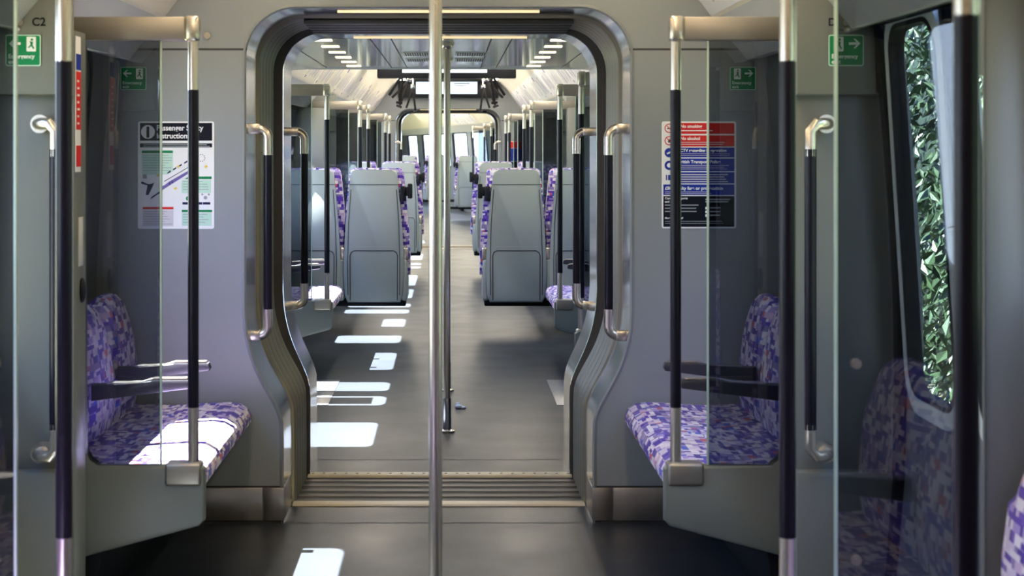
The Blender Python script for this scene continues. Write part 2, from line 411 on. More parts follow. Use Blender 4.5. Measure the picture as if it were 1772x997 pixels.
# ------------------------------------------------------------------ gangway openings
def opening(wu, wl, zt, r, z_hi=.80, z_lo=.40):
    pts = [(wl, 0.0), (wl, z_lo-.08)]
    # S-curve between lower and upper widths
    P0, P1, P2, P3 = (wl, z_lo-.04), (wl+.005, z_lo+.08), (wu-.015, z_hi-.26), (wu, z_hi-.02)
    for i in range(1, 15):
        t = i/15; a = [(1-t)**3, 3*t*(1-t)**2, 3*t*t*(1-t), t**3]
        pts.append((sum(k*p[0] for k, p in zip(a, (P0, P1, P2, P3))), sum(k*p[1] for k, p in zip(a, (P0, P1, P2, P3)))))
    pts.append((wu, z_hi)); pts.append((wu, zt-r))
    pts += arc(wu-r, zt-r, r, 0, PI/2, 12)[1:]
    return pts           # right half, bottom to top centre
def full(h, y, dz=0): 
    R = [(x, y, z+dz) for x, z in h]
    return [(-x, yy, z) for x, yy, z in R] + R[::-1]
def bulkhead(y, h, th, name, m, ztop=2.45, face=-1, F=ID):
    b = MB()
    for s in (-1, 1):
        for (x0, z0), (x1, z1) in zip(h, h[1:]):
            if z1-z0 < 1e-6: continue
            if z0 < 1.79-1e-6 and z1 > 1.79: pass
            b.quad((s*x0, y, z0), (s*1.3, y, z0), (s*1.3, y, z1), (s*x1, y, z1))
    zt = h[-1][1]; xr = h[-1][0]
    b.quad((-1.3, y, zt), (1.3, y, zt), (1.3, y, ztop), (-1.3, y, ztop))
    o = struct(name, b, m); F.put(o); return o
def off_profile(h, d):
    res = []
    for i, (x, z) in enumerate(h):
        a = h[max(i-1, 0)]; c = h[min(i+1, len(h)-1)]
        tx, tz = c[0]-a[0], c[1]-a[1]; l = math.hypot(tx, tz) or 1
        nx, nz = tz/l, -tx/l
        if i == 0: nx, nz = 1, 0
        res.append((x+nx*d, z+nz*d if i else z))
    res[-1] = (res[-1][0], h[-1][1]+d)
    return res

def gangway(y, idx, F=ID, handles=True):
    near = opening(.725, .583, 1.945, .19); mid = opening(.712, .572, 1.93, .185); far = opening(.678, .560, 1.915, .175)
    rim = off_profile(near, .016)
    bulkhead(y, rim, 0, 'wall_front' if idx else 'wall_back', 'wall', F=F)
    # pressed lip and polished lining
    rows = [full(off_profile(near, .016), y), full(off_profile(near, .006), y-.006), full(near, y+.004)]
    t = thing('gangway', ['ribbed bellows passage with polished steel rims leading into the next car',
                          'distant gangway opening at the far end of the next car'][idx], 'gangway', (0, y, 0))
    def rel(rows): return [[(px, py-y, pz) for px, py, pz in r] for r in rows]
    b = MB(); b.lofts(rel(rows)); b.build('rim', 'wall', t)
    b = MB(); b.lofts(rel([full(near, y+.004), full(near, y+.34)])); b.build('steel_lining', 'steel', t)
    # bellows: sawtooth folds
    rows = []; n = 5; ya, yb = y+.34, y+.87
    for i in range(n):
        a = ya+(yb-ya)*i/n; c = ya+(yb-ya)*(i+1)/n; w_ = c-a
        for u, d in ((0, .032), (.10, .006), (.32, 0), (.60, 0), (.80, .006), (.93, .032)):
            rows.append(full(off_profile(mid, d), a+w_*u))
    cut = [[p for p in r] for r in rows]
    lo = lambda r: [p for p in r if True]
    b = MB(); b.lofts(rel(rows)); bl = b.build('bellows', 'bellow', t)
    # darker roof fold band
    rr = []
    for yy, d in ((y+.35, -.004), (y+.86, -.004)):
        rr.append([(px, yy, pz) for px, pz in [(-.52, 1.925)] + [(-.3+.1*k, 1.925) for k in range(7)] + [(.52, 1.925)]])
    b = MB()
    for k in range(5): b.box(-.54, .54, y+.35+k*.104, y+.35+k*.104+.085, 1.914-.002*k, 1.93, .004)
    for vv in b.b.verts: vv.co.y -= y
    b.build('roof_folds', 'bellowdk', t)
    # dark rubber face between bellows and far rim
    b = MB(); b.lofts(rel([full(off_profile(mid, .03), y+.872), full(off_profile(far, .002), y+.885), full(off_profile(far, .002), y+.90)])); b.build('rubber_face', 'bellowdk', t)
    b = MB(); b.lofts(rel([full(off_profile(far, .012), y+.888), full(far, y+.896), full(far, y+1.24), full(off_profile(far, .02), y+1.26)])); b.build('steel_lining', 'steel', t)
    # soffit lights
    for yy, zz in ((y+.14, 1.943), (y+1.17, 1.913)):
        b = MB(); b.box(-.39, .39, yy-y-.009, yy-y+.009, zz-.003, zz+.01, .001); b.build('strip_light', 'lamp', t)
    F.put(t)
    # kick plates on the bulkhead foot, wrapping the corner
    for s, sd in ((-1, 'left'), (1, 'right')):
        k = thing('kick_plate', ['brushed steel kick plate at the foot of the near bulkhead, %s of the gangway' % sd,
              'small distant kick plate at the foot of the far bulkhead, %s side' % sd][idx], 'kick plate', (s*.6, y, 0), 0)
        b = MB(); b.box(s*.062, s*.66, -.008, 0, .012, .135, .002); b.build('plate', 'kick', k)
        b = MB(); b.box(s*-.019, s*.058, -.009, -.001, .012, .135, .002); b.box(s*-.019, s*-.012, -.008, .25, .012, .135, .002); b.build('corner_plate', 'kick', k)
        F.put(k)
        sk = MB(); sk.box(s*.585, s*1.25, y-.004, y-.001, 0, .014); F.put(struct('baseboard_left' if s < 0 else 'baseboard_right', sk, 'groove'))
        g = MB(); g.box(s*.722, s*1.17, y-.0015, y+.004, 1.786, 1.794); g.box(s*.585, s*1.25, y-.0015, y+.004, .1355, .142)
        F.put(struct('trim_3' if s < 0 else 'trim_4', g, 'groove'))
    # floor plates between the cars
    t = thing('gangway_bridge', ['ribbed tread plate with pale sills bridging the two cars', 'distant ribbed tread plate under the far gangway'][idx], 'tread plate', (0, y, 0))
    b = MB(); b.box(-.58, .58, .29, .355, -.01, .008, .003); b.build('sill', 'sill', t)
    b = MB(); b.box(-.57, .57, .86, .93, -.01, .008, .003)
    fs = b.build('sill', 'sill', t); bb = MB(); bb.cyl((0, 0, 0), (0, 0, .002), .006, 8); rv = bb.build('rivet', 'rib', fs); rv.location = (-.55, .895, .0075)
    for k in range(1, 24):
        q = rv.copy(); C.objects.link(q); q.parent = fs; q.location = (-.55+k*.048, .895, .0075)
    b = MB(); b.box(-.62, .62, .29, .93, -.05, -.004); b.build('base_plate', 'groove', t)
    for k in range(5):
        b = MB(); b.box(-.58, .58, .375+k*.098, .375+k*.098+.042, -.004, -.001, .001); b.build('tread_rib', 'rib', t)
    F.put(t)
    b = MB(); b.box(-.605, .605, y+.0, y+.295, -.05, 0); F.put(struct('floor', b, 'floor'))
    b = MB(); b.box(-.60, .60, y+.925, y+1.25, -.05, 0); F.put(struct('floor', b, 'floor'))
    # back of the next car's bulkhead
    b = MB()
    for s in (-1, 1):
        for (x0, z0), (x1, z1) in zip(far, far[1:]):
            if z1-z0 > 1e-6: b.quad((s*(x0+.02), y+1.26, z0), (s*1.3, y+1.26, z0), (s*1.3, y+1.26, z1), (s*(x1+.02), y+1.26, z1))
    b.quad((-1.3, y+1.26, 1.915), (1.3, y+1.26, 1.915), (1.3, y+1.26, 2.45), (-1.3, y+1.26, 2.45))
    F.put(struct('wall_front', b, 'wall'))
    # outer shell around the passage so no daylight leaks in
    b = MB()
    b.quad((-1.3, y, 2.45), (1.3, y, 2.45), (1.3, y+1.26, 2.45), (-1.3, y+1.26, 2.45))
    for s in (-1, 1): b.quad((s*1.3, y, 0), (s*1.3, y+1.26, 0), (s*1.3, y+1.26, 2.45), (s*1.3, y, 2.45))
    F.put(struct('trim_5', b, 'groove'))

gangway(6.11, 0)
gangway(22.38, 1)

# ------------------------------------------------------------------ grab handles of the gangway
def gang_handle(s, label, loc, group, flip=1):
    # upright standing off the lining, elbows returning outwards to the wall
    t = thing('grab_handle', label, 'handle', loc, 0, group)
    w_ = .075; H = .82; r = .0165
    def elbow(z, up):
        pts = [(s*(w_+.012), 0, z), (s*.035, 0, z)] + [(s*(.035-.035*math.sin(a)), 0, z+up*(.035-.035*math.cos(a))) for a in [PI/2*i/6 for i in range(1, 7)]] + [(0, 0, z+up*.10)]
        b = MB(); b.tube(pts, r*1.16, 14); b.box(s*.026, s*(w_+.012), -.021, .021, z-.0195, z+.0195, .007); return b
    elbow(0.017, 1).build('end_bracket', 'nickel', t); elbow(H-.017, -1).build('end_bracket', 'nickel', t)
    b = MB(); b.cyl((0, 0, .10), (0, 0, H-.09), r, 20); b.build('grip', 'grip', t)
    return t
gp = 'black grab handles on the gangway edges'
gang_handle(-1, 'black grab handle with silver elbows, left edge of near gangway rim', (-.648, 6.15, .688), gp)
gang_handle(1, 'black grab handle with silver elbows, right edge of near gangway rim', (.648, 6.15, .688), gp)
gang_handle(-1, 'black grab handle with bronze-toned elbows, left edge of second gangway rim', (-.615, 7.32, .688), gp)
gang_handle(1, 'black grab handle with bronze-toned elbows, right edge of second gangway rim', (.615, 7.32, .688), gp)
gang_handle(-1, 'tiny far grab handle on the left of the distant gangway', (-.648, 22.36, .688), gp)
gang_handle(1, 'tiny far grab handle on the right of the distant gangway', (.648, 22.36, .688), gp)

# ------------------------------------------------------------------ glass screens with poles
def screen(s, y, label, base=False, fix=False, F=ID, out=1.10):
    t = thing('glass_screen', label, 'screen', (s*.72, y, 0), 0, 'glass draught screens with poles')
    X = lambda o: s*(o-.72)
    b = MB(); b.cyl((0, 0, .47), (0, 0, .644), .0165); b.cyl((0, 0, 1.59), (0, 0, 1.745), .0165); b.cyl((0, 0, .64), (0, 0, 1.60), .0125)
    p = b.build('pole', 'nickel', t)
    b = MB(); b.cyl((0, 0, .644), (0, 0, 1.592), .0165, 24); b.build('grip', 'grip', p)
    b = MB(); b.box(X(.70), X(.745), -.027, .027, 1.735, 1.812, .012, 3); b.build('corner_cap', 'nickel', t)
    b = MB(); b.box(X(.742), X(out+.03), -.022, .022, 1.738, 1.809, .006); b.build('header_bar', 'header', t)
    b = MB(); b.box(X(.693), X(.80), -.034, .034, .415, .482, .009, 3); b.build('foot_bracket', 'header', t)
    z0 = .47
    b = MB(); b.box(X(.818), X(out), -.005, .005, z0, 1.745); g = b.build('glass_pane', 'tint', t, smooth=0)
    b = MB(); b.box(X(.813), X(.819), -.006, .006, z0, 1.74, .002); b.build('pane_edge', 'edge', g)
    if fix:
        for z in (.60, .99):
            b = MB(); b.cyl((X(.855), -.011, z), (X(.855), .011, z), .010, 20); b.cyl((X(.855), -.014, z), (X(.855), .014, z), .006, 12); b.build('fixing', 'rib', t)
    if base:
        b = MB(); b.prism([(X(.69), .47), (X(.69), .30), (X(1.25), .15), (X(1.25), .47)], 'y', -.022, .022, .008); b.build('base_panel', 'panel', t)
    F.put(t); return t
SD = {-1: 'left', 1: 'right'}
for s in (-1, 1):
    screen(s, 4.83, 'black-gripped pole and tinted glass screen at the near seat bay, %s of the aisle' % SD[s])
    screen(s, 3.22, 'out-of-focus tall pole and dark glass screen on the near %s side of the doorway' % SD[s], fix=True)
screen(1, 2.10, 'closest blurred dark pole and glass at the right edge of the photo')
for s in (-1, 1):
    screen(s, 10.0, 'first full pole and glass screen seen through the gangway, %s side' % SD[s])
    screen(s, 13.6, 'pole and glass screen behind the nearer high-backed seats, %s side' % SD[s], base=True)
    screen(s, 14.95, 'pole and glass screen just beyond the second doorway, %s side' % SD[s])
    screen(s, 18.78, 'thin distant pole and screen behind the farther high-backed seats, %s side' % SD[s], base=True)
    screen(s, 20.05, 'thin distant pole and screen nearest the far gangway, %s side' % SD[s])
screen(1, 8.35, 'pole and screen close behind the second rim, right side only')
for s, y, lb in ((1, 1.35, 'pole and screen just inside the curving third car, right'), (1, 3.0, 'farther pole and screen in the curving third car, right'),
                 (-1, 3.0, 'pole and screen in the curving third car, left'), (1, 6.3, 'farthest pole and screen in the curving third car, right')):
    screen(s, y, lb, base=True, F=BEND)

# ------------------------------------------------------------------ sideways bench seats
def bench(s, y0, y1, n, near, far, label, F=ID):
    t = thing('bench_seat', label, 'seat', (s*.72, y0, 0), 0, 'sideways bench seats in purple moquette')
    X = lambda o: s*(o-.72); Ln = y1-y0
    a = .028 if near else .0; c = Ln-(.028 if far else .0); w_ = (c-a)/n
    prof = [(1.16, .455), (1.00, .448), (.86, .456), (.79, .460), (.745, .455), (.715, .437), (.702, .41), (.705, .385), (.735, .345), (.80, .315), (1.16, .315)]
    for i in range(n):
        b = MB(); b.prism([(X(x), z) for x, z in prof], 'y', a+w_*i, a+w_*(i+1), .002); b.build('seat_cushion', 'fabric', t, uv=True)
        # back: rounded head, edges rolled
        u0, u1 = a+w_*i+.006, a+w_*(i+1)-.006; m_ = (u0+u1)/2; hw = (u1-u0)/2
        rows = []
        for k in range(9):
            q = -1+2*k/8; yy = m_+q*hw; e = abs(q)
            top = .885-.075*e**4; th = .012*e**4+.0
            f = [(1.13+th, .44), (1.118+th, .52), (1.122+th, .62), (1.135+th, .72), (1.150+th, top-.075), (1.166+th, top-.03), (1.19, top-.005), (1.22, top), (1.255, top-.02), (1.262, top-.08), (1.262, .44)]
            rows.append([(X(x), yy, z) for x, z in f])
        b = MB(); b.lofts(rows)
        for r in (rows[0], rows[-1]): b.b.faces.new([b.b.verts.new(p) for p in r])
        bmesh.ops.remove_doubles(b.b, verts=b.b.verts, dist=1e-4)
        b.build('backrest', 'fabric', t, uv=True, smooth=50)
    for i in range(1, n):
        yy = a+w_*i
        b = MB(); b.prism([(X(1.12), .650), (X(.96), .650), (X(.925), .664), (X(.80), .664), (X(.795), .645), (X(.80), .636), (X(1.12), .595)], 'y', yy-.021, yy+.021, .005)
        ar = b.build('armrest', 'armrest', t)
        b = MB(); b.prism([(X(1.07), .651), (X(.957), .651), (X(.922), .665), (X(.81), .665), (X(.81), .670), (X(.920), .670), (X(.955), .656), (X(1.07), .656)], 'y', yy-.018, yy+.018, .001)
        b.build('top_strip', 'nickel', ar)
    for flag, yy in ((near, 0), (far, Ln)):
        if not flag: continue
        o = [(.684, .462), (.684, .31), (.70, .293), (1.25, .145), (1.265, .9), (1.245, 1.70), (1.06, 1.735), (1.04, 1.72), (1.04, .52)] + arc(1.0, .51, .04, 0, -PI/2, 5)[1:] + [(.70, .474)]
        b = MB(); b.prism([(X(x), z) for x, z in o], 'y', yy-.024, yy+.024, .010); b.build('end_panel', 'panel', t)
    b = MB(); b.prism([(X(.78), .318), (X(.80), .27), (X(1.235), .20), (X(1.235), .318)], 'y', a+.01, c-.01); b.build('seat_pan', 'panel', t)
    b = MB(); b.prism([(X(1.03), .0), (X(1.0), .235), (X(1.235), .235), (X(1.235), 0)], 'y', a+.03, c-.03, .006); b.build('heater_box', 'blackpl', t)
    F.put(t); return t
bench(-1, 4.83, 6.10, 3, True, False, 'sunlit bench seat in purple moquette left of the near gangway')
bench(1, 4.83, 6.10, 3, True, False, 'shaded bench seat in purple moquette right of the near gangway')
bench(1, 2.10, 3.19, 2, True, False, 'closest bench seat, its patterned back just showing at the bottom right corner')
bench(-1, 2.10, 3.19, 2, True, False, 'bench seat outside the left edge, mirrored in the near left glass')
bench(1, 7.40, 8.33, 2, False, True, 'bench seat tucked behind the right side of the second gangway rim')
bench(-1, 10.0, 11.27, 3, True, False, 'sunlit bench seat in the next car, left of the aisle')
bench(1, 10.0, 11.27, 3, True, False, 'bench seat in the next car, right of the aisle')
bench(-1, 14.95, 16.2, 3, True, False, 'bench seat midway down the next car on the left')
bench(1, 14.95, 16.2, 3, True, False, 'bench seat midway down the next car on the right')
bench(-1, 20.05, 21.3, 3, True, False, 'bench seat before the far gangway on the left')
bench(1, 20.05, 21.3, 3, True, False, 'bench seat before the far gangway on the right')
bench(1, .15, 1.3, 3, False, True, 'bench seat just through the far gangway on the right', F=BEND)

# ------------------------------------------------------------------ high-backed transverse seats
def hb_profile():
    pts = [(.200, .245), (.222, .30), (.228, .45), (.226, .60), (.215, .80), (.198, 1.0), (.186, 1.12), (.180, 1.17)] + [(.135+.045*math.cos(a), 1.205+.045*math.sin(a)) for a in [PI/2*i/6 for i in range(0, 7)]]
    return pts
def high_seat(s, label, loc, aisle, grip=True):
    t = thing('high_backed_seat', label, 'seat', loc, 0, 'high-backed seats with grey shells')
    h = hb_profile(); full_ = [(-x, z) for x, z in h] + h[::-1]
    b = MB(); b.prism(full_, 'y', 0, .05, .014)
    sh = b.build('back_shell', 'shell', t, smooth=50)
    b = MB(); b.box(-.188, .188, -.0015, .004, 1.135, 1.139); b.tube([(-.178, 0, .262), (-.180, -.001, .60), (-.170, -.001, .625), (-.150, -.001, .637), (.150, -.001, .637), (.170, -.001, .625), (.180, -.001, .60), (.178, 0, .262)], .0035, 6)
    for q in (-1, 1): b.tube([(q*.196, -.0005, .30), (q*.198, -.0005, .55), (q*.190, -.0005, .85), (q*.172, -.0005, 1.10)], .003, 6)
    b.build('moulded_line', 'armrest', sh)
    # moquette back pad with side bolsters
    k = 1.0
    pad = [(x+.024 if z < 1.19 else x+.020, z+(.012 if z > 1.19 else 0)) for x, z in h if z > .4]
    pad = [(x, max(z, .42)) for x, z in pad]
    pf = [(-aisle*(x-.012), z) for x, z in pad] + [(aisle*(x+.026), z) for x, z in pad[::-1]]
    b = MB(); b.prism(pf, 'y', .052, .15, .020); b.build('back_pad', 'fabric', t, uv=True, smooth=50)
    b = MB(); b.box(-.235, .235, .13, .56, .40, .49, .03, 3); b.build('seat_cushion', 'fabric', t, uv=True, smooth=50)
    b = MB(); b.prism([(.02, .25), (.03, .40), (.54, .40), (.54, .36), (.30, .27)], 'x', -.21, .21, .006); b.build('seat_pan', 'blackpl', t)
    if grip: b = MB(); b.box(aisle*.20, aisle*.238, -.004, .055, 1.01, 1.125, .008); b.box(aisle*.255, aisle*.292, .03, .08, 1.03, 1.145, .010); b.box(aisle*.23, aisle*.27, .03, .05, 1.05, 1.12, .004); b.build('grab_handle', 'blackpl', t)
    b = MB(); b.box(aisle*.218, aisle*.262, .02, .10, .56, .66, .012, 3)
    am = b.build('armrest_hinge', 'nickel', t)
    b = MB(); b.box(aisle*.222, aisle*.262, .06, .45, .635, .668, .010, 3); b.build('armrest', 'blackpl', t)
    b = MB(); b.box(aisle*.21, aisle*.255, .01, .42, .255, .57, .02, 3); b.build('side_cover', 'shell', t)
    return t
def beam(s, y, label):
    t = thing('seat_beam', label, 'beam', (s*.3, y, 0), 0, 'cantilever beams under the high-backed seats')
    b = MB(); b.box(0, s*.96, .12, .34, .205, .262, .01); b.build('crossbeam', 'blackpl', t)
    b = MB(); b.box(s*.89, s*.945, .08, .40, .0, .30, .01); b.build('wall_foot', 'blackpl', t); return t
for row, y in (('nearer', 12.25), ('farther', 18.0)):
    for s in (-1, 1):
        high_seat(s, 'grey-shelled high-backed seat, %s row, beside the aisle on the %s' % (row, SD[s]), (s*.54, y, 0), -s)
        high_seat(s, 'grey-shelled high-backed seat, %s row, against the %s windows' % (row, SD[s]), (s*1.02, y, 0), -s, False)
        beam(s, y, 'black beam under the %s high-backed seats on the %s' % (row, SD[s]))
for s, x, y, lb in ((-1, -.50, 8.0, 'high-backed seat in the curving third car, left of the aisle poles'), (1, .72, 8.0, 'high-backed seat in the curving third car, right of the aisle poles'),
                    (-1, -.99, 8.0, 'window seat in the curving third car, left')):
    BEND.put(high_seat(s, lb, (x, y, 0), -s))
BEND.put(beam(-1, 8.0, 'black beam under the left seats of the third car')); BEND.put(beam(1, 8.0, 'black beam under the right seat of the third car')); TURN.put(beam(1, 3.2, 'black beam under the farthest seat round the bend'))
TURN.put(high_seat(1, 'high-backed seat right round the bend, farthest in view', (.62, 3.2, 0), -1))

# ------------------------------------------------------------------ door pillars, handles and signs
def pillar(s, y, label, flip=1, F=ID, x0=1.012, detail=False, deep=.20):
    # front face looks along -flip
    t = thing('door_pillar', label, 'pillar', (s*x0, y, 0), 0, 'door pillars')
    X = lambda o: s*(o-x0); f = flip
    def col(z0, z1, ya, yb, xi, m='pillar', name='column', par=t):
        zs = [z for z, _ in WZ if z0 < z < z1]; zs = [z0]+zs+[z1]
        out = [(X(wx(z)+.0), z) for z in zs]
        b = MB(); b.prism([(X(xi), z0), *out, (X(xi), z1)], 'y', ya*f, yb*f, .012); return b.build(name, m, par)
    col(.02, 1.75, .05, deep, x0)
    col(1.565, 1.90, 0, .055, x0, name='upper_housing'); col(0.0, .515, 0, .055, x0, name='lower_housing')
    if detail:
        b = MB(); b.box(X(x0)-s*.003, X(x0)+s*.004, .10, .15, 1.08, 1.22, .002); b.box(X(x0)-s*.005, X(x0)+s*.004, .11, .135, 1.14, 1.19, .002); b.build('switch_plate', 'ledge', t)
        b = MB(); b.ball((X(x0)-s*.004, .13, 1.01), .03, .35, .6, 1.2); b.build('key_switch', 'blackpl', t)
        b = MB(); b.cyl((X(1.155), -.006, 1.79), (X(1.155), 0, 1.79), .005, 16); b.cyl((X(1.150), -.006, 1.768), (X(1.150), 0, 1.768), .009, 20); b.cyl((X(1.155), -.006, 1.748), (X(1.155), 0, 1.748), .005, 16); b.build('indicator', 'nickel', t)
    F.put(t); return t
def pillar_handle(s, y, label, flip=1, F=ID):
    t = thing('grab_handle', label, 'handle', (s*1.036, y, .55), 0, 'black grab handles on the door pillars')
    f = flip; r = .0165; H = .955
    def elbow(z, up):
        b = MB(); pts = [(s*.055, .10*f, z), (s*.055, .03*f, z), (s*.04, .008*f, z), (s*.018, 0, z), (0, 0, z+up*.02), (0, 0, z+up*.09)]
        b.tube(pts, r, 14); b.cyl((s*.055, .045*f, z), (s*.055, .10*f, z), .026, 20); return b
    elbow(.02, 1).build('end_bracket', 'nickel', t); elbow(H-.02, -1).build('end_bracket', 'nickel', t)
    b = MB(); b.cyl((0, 0, .095), (0, 0, H-.09), r, 20); b.build('grip', 'grip', t); F.put(t)
for s in (-1, 1):
    pillar(s, 4.51, 'grey-green pillar on the far side of the near doorway, %s' % SD[s], detail=True)
    pillar(s, 3.29, 'plain grey pillar on the near side of the near doorway, %s' % SD[s], flip=-1, x0=1.115, deep=.06)
    pillar_handle(s, 4.44, 'long black grab handle on the pillar left of the near doorway' if s < 0 else 'long black grab handle on the pillar right of the near doorway')
    for y, nm in ((8.74, 'first'), (13.62+.04, 'second'), (18.8, 'third')):
        pillar(s, y, 'grey pillar before the %s doorway of the next car, %s' % (nm, SD[s]), flip=-1)
    for y, nm in ((9.9+.02, 'first'), (14.84-.02, 'second'), (19.97-.02, 'third')):
        pillar(s, y, 'grey pillar after the %s doorway of the next car, %s' % (nm, SD[s]), deep=.09)
    pillar_handle(s, 9.86, 'small black grab handle on the pillar past the first doorway, %s' % SD[s])
for y in (1.5, 2.8): pillar(1, y, 'pillar beside the doorway of the third car, %s' % ('near side' if y < 2 else 'far side'), F=BEND, flip=(-1 if y < 2 else 1), deep=.09)

def exit_sign(s, x, y, z, label, sz=.098, mats=('white', 'green')):
    t = thing('exit_sign', label, 'sign', (x, y, z), 0, 'green emergency exit signs'); h = sz*.89
    b = MB(); b.prism(rrect(-sz/2, sz/2, -h/2, h/2, .005, 3), 'y', -.002, 0); b.build('border', 'palegreen', t)
    b = MB(); b.prism(rrect(-sz/2+.003, sz/2-.003, -h/2+.003, h/2-.003, .004, 3), 'y', -.0032, -.002); b.build('field', 'green', t)
    a = s   # arrow direction
    cx = s*.021; cz = .019
    b = MB(); b.prism([(cx+a*.018, cz), (cx+a*.004, cz+.013), (cx-a*.001, cz+.013), (cx+a*.008, cz+.0035), (cx-a*.014, cz+.0035), (cx-a*.014, cz-.0035), (cx+a*.008, cz-.0035), (cx-a*.001, cz-.013), (cx+a*.004, cz-.013)], 'y', -.0042, -.0032); b.build('arrow', 'white', t)
    mx = -s*.022
    b = MB(); b.prism(rrect(mx-.012, mx+.014, -.003, .038, .002, 2), 'y', -.0040, -.0032); d = b.build('doorway_symbol', 'white', t)
    b = MB(); b.cyl((mx+.003, -.0046, .030), (mx+.003, -.0040, .030), .0035, 10)
    b.prism([(mx-.003, .026), (mx+.006, .024), (mx+.005, .014), (mx+.010, .006), (mx+.007, .003), (mx+.001, .012), (mx-.006, .006), (mx-.008, .008), (mx-.001, .016)], 'y', -.0046, -.0040)
    b.build('running_figure', 'green', d)
    text('lettering', 'Emergency', .0165, 'white', t, (-sz/2+.008, -.0034, -.022), bold=.0003); text('lettering', 'exit', .0165, 'white', t, (-sz/2+.008, -.0034, -.037), bold=.0003)
exit_sign(-1, -1.142, 4.508, 1.690, 'green exit sign with left arrow on the pillar left of the near doorway')
exit_sign(1, 1.150, 4.508, 1.690, 'green exit sign with right arrow on the pillar right of the near doorway')
exit_sign(-1, -1.150, 6.108, 1.680, 'faint green exit sign with left arrow on the bulkhead behind tinted glass')
exit_sign(1, 1.150, 6.108, 1.680, 'faint green exit sign with right arrow on the bulkhead behind tinted glass')
t = thing('coach_letter', 'small dark C2 lettering above the left exit sign', 'lettering', (-1.122, 4.507, 1.757)); text('lettering', 'C2', .032, 'black', t, (0, 0, 0), bold=.0006)
t.location.z = 1.759; t.location.x = -1.118
t = thing('coach_letter', 'small dark letter above the right exit sign', 'lettering', (1.10, 4.507, 1.759)); text('lettering', 'D', .03, 'black', t, (0, 0, 0), bold=.0006)
# red notice on the inner side of the left pillar
t = thing('door_notice', 'narrow red, blue and white notice on the inner side of the left door pillar', 'notice', (-1.010, 4.60, 1.35))
b = MB(); b.box(-.002, 0, -.03, .03, 0, .385, 0); b.build('backing', 'white', t, smooth=0)
b = MB(); b.box(-.001, .001, -.028, .028, .12, .285); b.box(-.001, .001, -.028, .028, .015, .075); b.build('red_field', 'red', t, smooth=0)
b = MB(); b.box(-.001, .001, -.028, .028, .29, .335); b.build('blue_field', 'blue', t, smooth=0)
b = MB()
for k in range(7): b.box(0, .0016, -.018, -.018+random.uniform(.02, .035), .135+k*.02, .141+k*.02)
b.build('printed_lines', 'white', t, smooth=0)

# ------------------------------------------------------------------ posters on the bulkhead
def slab(t, name, m, x0, x1, z0, z1, d, r=0):
    b = MB()
    if r: b.prism(rrect(x0, x1, z0, z1, r, 4), 'y', -d, -d+.001)
    else: b.box(x0, x1, -d, -d+.001, z0, z1)
    return b.build(name, m, t, smooth=0)
def lines(t, m, x0, x1, z1, n, pitch, hgt, d, rag=.3, name='printed_lines'):
    b = MB()
    for k in range(n): b.box(x0, x1-(x1-x0)*random.uniform(0, rag), -d, -d+.001, z1-k*pitch-hgt, z1-k*pitch)
    return b.build(name, m, t, smooth=0)
# safety instructions (left); origin lower left corner
W_, H_ = .288, .406
t = thing('safety_poster', 'white passenger safety instructions poster with a train drawing, left of the gangway', 'poster', (-1.133, 6.109, 1.112))
b = MB(); b.prism(rrect(0, W_, 0, H_, .008, 4), 'y', -.002, 0); b.build('sheet', 'white', t, smooth=0)
slab(t, 'title_band', 'black', .008, W_-.008, H_-.073, H_-.006, .003)
slab(t, 'caption_band', 'black', .008, W_-.008, H_-.098, H_-.083, .003)
lines(t, 'ink', .02, W_-.015, H_-.087, 2, .006, .0025, .004, .1)
b = MB(); b.cyl((.038, -.004, H_-.040), (.038, -.003, H_-.040), .026, 32); b.build('badge', 'white', t)
text('lettering', 'i', .058, 'black', t, (.038, -.0045, H_-.059), bold=.0028, align='CENTER').rotation_euler = (PI/2, 0, 0)
text('lettering', 'Passenger Safety', .0285, 'white', t, (.070, -.0035, H_-.034), bold=.0006, sx=.93)
text('lettering', 'Instructions', .0285, 'white', t, (.070, -.0035, H_-.064), bold=.0006, sx=.93)
slab(t, 'green_heading', 'green', .015, .132, .286, .296, .003); slab(t, 'pale_block', 'palegreen', .015, .132, .205, .283, .0025)
lines(t, 'ink', .018, .13, .279, 7, .0095, .002, .004)
slab(t, 'red_heading', 'red', .018, .134, .074, .083, .003); slab(t, 'lilac_block', 'pinkish', .018, .134, .010, .071, .0025)
lines(t, 'ink', .022, .132, .067, 6, .0095, .002, .004)
slab(t, 'green_heading', 'green', .158, .278, .188, .198, .003); slab(t, 'pale_block', 'palegreen', .165, .276, .135, .184, .0025)
lines(t, 'ink', .17, .27, .180, 4, .010, .002, .004)
slab(t, 'green_heading', 'green', .166, .280, .063, .072, .003); slab(t, 'pale_block', 'palegreen', .166, .278, .012, .060, .0025)
lines(t, 'ink', .17, .272, .056, 4, .010, .002, .004)
for x0 in (.168, .215, .245):
    slab(t, 'navy_caption', 'navy', x0, x0+.028, .092, .101, .003)
b = MB(); b.cyl((.19, -.004, .115), (.19, -.003, .115), .009, 12); b.build('green_figure', 'green', t)
b = MB(); b.cyl((.255, -.004, .118), (.255, -.003, .118), .007, 12); b.cyl((.243, -.004, .130), (.243, -.003, .130), .004, 10); b.cyl((.268, -.004, .130), (.268, -.003, .130), .004, 10); b.build('grey_figure', 'ink', t)
